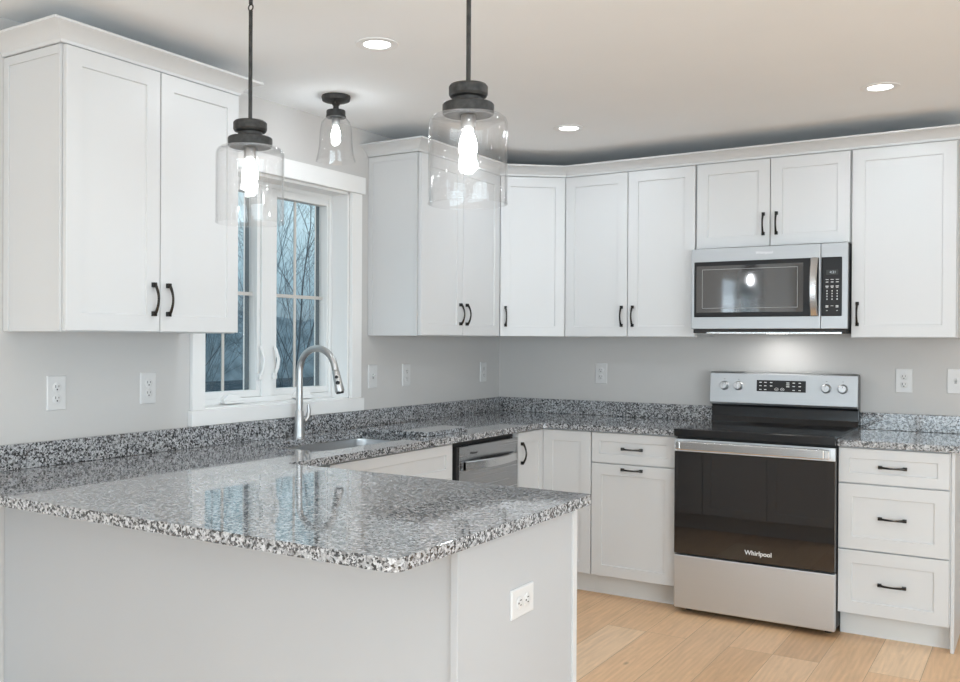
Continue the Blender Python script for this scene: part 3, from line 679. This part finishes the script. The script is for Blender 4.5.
# ---------------------------------------------------------------- outlets and switches (front faces -y, centre at origin)
def plate(name, label, cat, loc, rz, kind, W_=.076, H_=.122):
    t = thing(name, label, cat, loc, rz)
    MB().rings(-W_/2, W_/2, -H_/2, H_/2, [(0, -.0005), (0, -.003), (.003, -.006)]).obj('cover_plate', M_outlet, t)
    if kind == 'outlet':
        for z in (-.020, .020):
            r = MB().lathe([(.0172, .0062), (.0172, .0078), (.0165, .0082)], seg=28, axis='y', o=(0, 0, z)).obj('receptacle', M_outlet, t, smooth=40)
            MB().box(-.0075, -.0052, -.0086, -.008, z-.001, z+.008).box(.0052, .0075, -.0086, -.008, z, z+.007).obj('slots', M_slot, r)
            MB().lathe([(.0028, .0081), (.0028, .0086)], seg=12, axis='y', o=(0, 0, z-.0075)).obj('ground_hole', M_slot, r)
        MB().lathe([(.003, .0061), (.0028, .007)], seg=12, axis='y').obj('screw', M_outlet, t)
    elif kind == 'toggle':
        MB().box(-.0055, .0055, -.0066, -.0061, -.013, .013).obj('switch_slot', M_dim, t)
        o_ = MB().box(-.0045, .0045, -.020, -.0065, -.004, .005, .001).obj('toggle', M_outlet, t); o_.rotation_euler = (radians(-20), 0, 0)
        for z in (-.03, .03): MB().lathe([(.003, .0061), (.0028, .007)], seg=10, axis='y', o=(0, 0, z)).obj('screw', M_outlet, t)
    return t
plate('wall_outlet', 'white duplex outlet on the left wall, leftmost one below the big wall cabinet', 'outlet', (0, -3.188, 1.157), pi/2, 'outlet')
plate('wall_outlet', 'white duplex outlet below the left wall cabinet, nearest the window casing', 'outlet', (0, -2.786, 1.158), pi/2, 'outlet')
plate('light_switch', 'white toggle switch plate just right of the window casing', 'switch', (0, -1.340, 1.160), pi/2, 'toggle')
plate('wall_outlet', 'white duplex outlet right of the toggle switch beside the window', 'outlet', (0, -1.037, 1.159), pi/2, 'outlet')
plate('wall_outlet', 'white duplex outlet on the window wall, closest to the room corner', 'outlet', (0, -.205, 1.155), pi/2, 'outlet')
plate('wall_outlet', 'white duplex outlet on the stove wall, left of the stove', 'outlet', (.700, 0, 1.156), 0, 'outlet')
plate('wall_outlet', 'white duplex outlet on the stove wall, right of the stove', 'outlet', (2.334, 0, 1.158), 0, 'outlet')
plate('light_switch', 'white toggle switch plate at the far right of the stove wall', 'switch', (2.563, 0, 1.162), 0, 'toggle')
o = plate('wall_outlet', 'white duplex outlet mounted sideways on the end panel of the peninsula', 'outlet', (PX, -3.074, .676), pi/2, 'outlet')
o.rotation_euler = (0, pi/2, pi/2); o.rotation_euler = (Matrix.Rotation(pi/2, 3, 'Z') @ Matrix.Rotation(pi/2, 3, 'Y')).to_euler()

# ---------------------------------------------------------------- lamps
def bulb(parent, z, s=1.0):
    MB().lathe([(.017, z), (.019, z-.006), (.019, z-.032), (.015, z-.036)], seg=20).obj('lamp_socket', M_nickel, parent, smooth=20)
    z -= .036
    MB().lathe([(.010*s, z), (.012*s, z-.006), (.019*s, z-.022*s), (.0235*s, z-.042*s), (.0235*s, z-.052*s), (.019*s, z-.068*s), (.010*s, z-.080*s), (.003*s, z-.083*s)], seg=20).obj('light_bulb', M_bulb, parent, smooth=60)
def pendant(label, x, y):
    t = thing('pendant_light', label, 'pendant lamp', (x, y, 1.694), group='pendant lights over the peninsula')
    z0 = 1.694
    MB().lathe([(.0060, 1.998-z0), (.0060, 2.325-z0)], seg=12).obj('rod', M_iron, t, smooth=40)
    lp = MB(); lp.tube([(.009*cos(a), 0, 2.334-z0+.009*sin(a)) for a in [2*pi*k/14 for k in range(15)]], .0022, 8, up=(0, 1, 0)); lp.obj('rod_link', M_iron, t, smooth=40)
    MB().lathe([(.0060, 2.344-z0), (.0060, 2.400-z0)], seg=12).obj('upper_rod', M_iron, t, smooth=40)
    MB().lathe([(.060, 2.396-z0), (.064, 2.402-z0), (.064, CEIL-.0005-z0)], seg=32).obj('canopy', M_iron, t, smooth=40)
    MB().lathe([(.014, 2.000-z0), (.046, 1.996-z0), (.0495, 1.991-z0), (.0495, 1.972-z0), (.046, 1.966-z0), (.036, 1.963-z0), (.036, 1.953-z0), (.046, 1.951-z0), (.063, 1.948-z0), (.0655, 1.945-z0), (.0655, 1.924-z0), (.063, 1.921-z0)], seg=48).obj('cap', M_iron, t, smooth=30)
    r = .1; pr = [(.060, 1.9205-z0), (.075, 1.919-z0)] + [(.078+.022*sin(a), 1.897-z0+.022*cos(a)) for a in [pi/2*k/6 for k in range(7)]] + [(r, 1.85-z0), (r, 1.80-z0), (r, 1.75-z0), (r, .006), (r+.0012, .004), (r+.0012, .001), (r-.001, 0), (r-.0042, 0), (r-.0042, .004), (r-.003, .007)] + [(r-.003, 1.75-z0), (r-.003, 1.85-z0), (r-.003, 1.897-z0), (.0783+.0187*sin(pi/4), 1.897-z0+.019*cos(pi/4)), (.075, 1.916-z0), (.060, 1.9175-z0)]
    MB().lathe(pr, seg=64, cap=False).obj('glass_shade', M_shade, t, smooth=40)
    bulb(t, 1.9205-z0, 1.0)
    return t
pendant('clear glass jar pendant over the outer end of the peninsula, nearer and larger', 1.703, -3.2)
pendant('clear glass jar pendant over the inner end of the peninsula, in front of the window', .947, -3.2)
t = thing('flush_ceiling_light', 'small clear glass bell light mounted on the ceiling above the sink', 'ceiling lamp', (.307, -2.02, CEIL))
MB().lathe([(.062, -.0005), (.064, -.006), (.060, -.022), (.050, -.026), (.020, -.034), (.012, -.046), (.013, -.056), (.018, -.060)], seg=40).obj('canopy', M_iron, t, smooth=35)
for a in (2.2, 5.3): MB().lathe([(.003, -.016), (.003, -.034), (.005, -.036), (.003, -.042)], .048*cos(a), .048*sin(a), 10).obj('mounting_screw', M_bronze, t, smooth=20)
MB().lathe([(.018, -.0605), (.040, -.064), (.042, -.068), (.042, -.086), (.0445, -.090), (.0445, -.095)], seg=40).obj('shade_holder', M_iron, t, smooth=35)
pr = [(.038, -.094), (.050, -.101), (.062, -.116), (.069, -.140), (.072, -.175), (.074, -.220), (.078, -.252), (.088, -.288)]
MB().lathe(pr + [(r-.0025, z) for r, z in pr[::-1]], seg=48, cap=False).obj('glass_shade', M_shade, t, smooth=50)
bulb(t, -.096, .85)
CANS = [(.895, -2.507), (2.343, -.933), (.911, -.92), (2.343, -2.507), (2.6, -4.6), (4.3, -4.6), (4.3, -2.5), (4.3, -.93), (1.2, -6.8), (3.2, -6.8), (4.9, -7.2)]
LB = {0: 'round recessed ceiling downlight nearest the window wall, between the two pendants', 1: 'round recessed ceiling downlight in front of the stove, far right', 2: 'round recessed ceiling downlight near the cabinet corner, smallest in view'}
for i, (x, y) in enumerate(CANS):
    t = thing('recessed_downlight', LB.get(i, "round recessed ceiling downlight out of view on the room's ceiling"), 'downlight', (x, y, CEIL), group='recessed ceiling downlights')
    MB().lathe([(.078, -.0005), (.077, -.0035), (.053, -.0045), (.049, -.002), (.049, -.0005)], seg=40, cap=False).obj('trim_ring', M_trim, t, smooth=40)
    MB().lathe([(.0485, -.0008), (.0485, -.0016)], seg=36).obj('lens', M_can, t)
    area('downlight_beam', (x, y, CEIL-.006), (0, 0, 0), (.095), .095, CAN_POWER[0] if y > -3 else CAN_POWER[1], (.82, .92, 1), 'DISK')

# ---------------------------------------------------------------- outside the window
st(MB().box(-70, -.2, -60, 60, -1.0, -.9).obj('outside_ground', M_ground))
hl = MB(); random.seed(4); rows = []
for j in range(2):
    row = []
    for k in range(121):
        y = -50+k*1.0
        top = 1.6+.3*sin(y*.21+1)+.2*sin(y*.53)+.9*random.random()
        row.append((hl.b.verts.new((-34-6*j, y, -1)), hl.b.verts.new((-34-6*j-2, y, top+.8*j))))
    rows.append(row)
for row in rows:
    for a, b_ in zip(row, row[1:]): hl.b.faces.new((a[0], b_[0], b_[1], a[1]))
for k in range(120): hl.b.faces.new((rows[0][k][1], rows[0][k+1][1], rows[1][k+1][1], rows[1][k][1]))
tag(hl.obj('distant_woods', M_wood, smooth=60), 'dim blue-grey wooded hillside far beyond the window', 'woods', kind='stuff')
def tree(label, x, y, h_, seed, m, lean=0, dens=1.0):
    rnd = random.Random(seed); b = MB()
    def branch(p, d, L_, r, lvl):
        n = 6; pts = [p.copy()]; dirn = d.copy()
        for k in range(n):
            dirn = (dirn+Vector((rnd.uniform(-.13, .13), rnd.uniform(-.13, .13), .05))).normalized(); p = p+dirn*L_/n; pts.append(p.copy())
        rad = [max(.0022, r*(1-.75*k/n)) for k in range(n+1)]
        b.tube(pts, rad, 5 if lvl else 7)
        if lvl >= 3: return
        cnt = int((10, 7, 5)[lvl]*dens)
        for k in range(cnt):
            u = (.10 if lvl == 0 else .12)+.78*(k+rnd.random()*.7)/cnt; u = min(u, .98)
            i = min(n-1, int(u*n)); q = pts[i].lerp(pts[i+1], u*n-i)
            az = rnd.uniform(0, 2*pi); el = rnd.uniform(.35, .75)
            t0 = (pts[i+1]-pts[i]).normalized(); s0 = t0.cross(Vector((cos(az), sin(az), .3))).normalized()
            branch(q, (t0*cos(el)+s0*sin(el)).normalized(), L_*rnd.uniform(.40, .62)*(1-.35*u), r*.42*(1.1-.6*u), lvl+1)
    branch(Vector((0, 0, 0)), Vector((0, lean, 1)).normalized(), h_, .007+h_*.0022, 0)
    o = b.obj('bare_tree', m); o.location = (x, y, -.95)
    return tag(o, label, 'tree', 'bare trees outside the window')
M_bark2 = mat('misty_bark', (.22, .30, .36), .95)  # distance haze put into the colour: paler, bluer bark for far trees
TR = [(-5.4, 3.9, 4.6, 11, .06, 'bare leafless sapling nearest the right-hand window sash'),
      (-9.4, 8.6, 5.6, 5, -.05, 'bare leafless tree with fine twigs behind the right-hand sash'),
      (-8.6, 5.0, 4.9, 23, .05, 'bare leafless sapling seen through the left-hand window sash'),
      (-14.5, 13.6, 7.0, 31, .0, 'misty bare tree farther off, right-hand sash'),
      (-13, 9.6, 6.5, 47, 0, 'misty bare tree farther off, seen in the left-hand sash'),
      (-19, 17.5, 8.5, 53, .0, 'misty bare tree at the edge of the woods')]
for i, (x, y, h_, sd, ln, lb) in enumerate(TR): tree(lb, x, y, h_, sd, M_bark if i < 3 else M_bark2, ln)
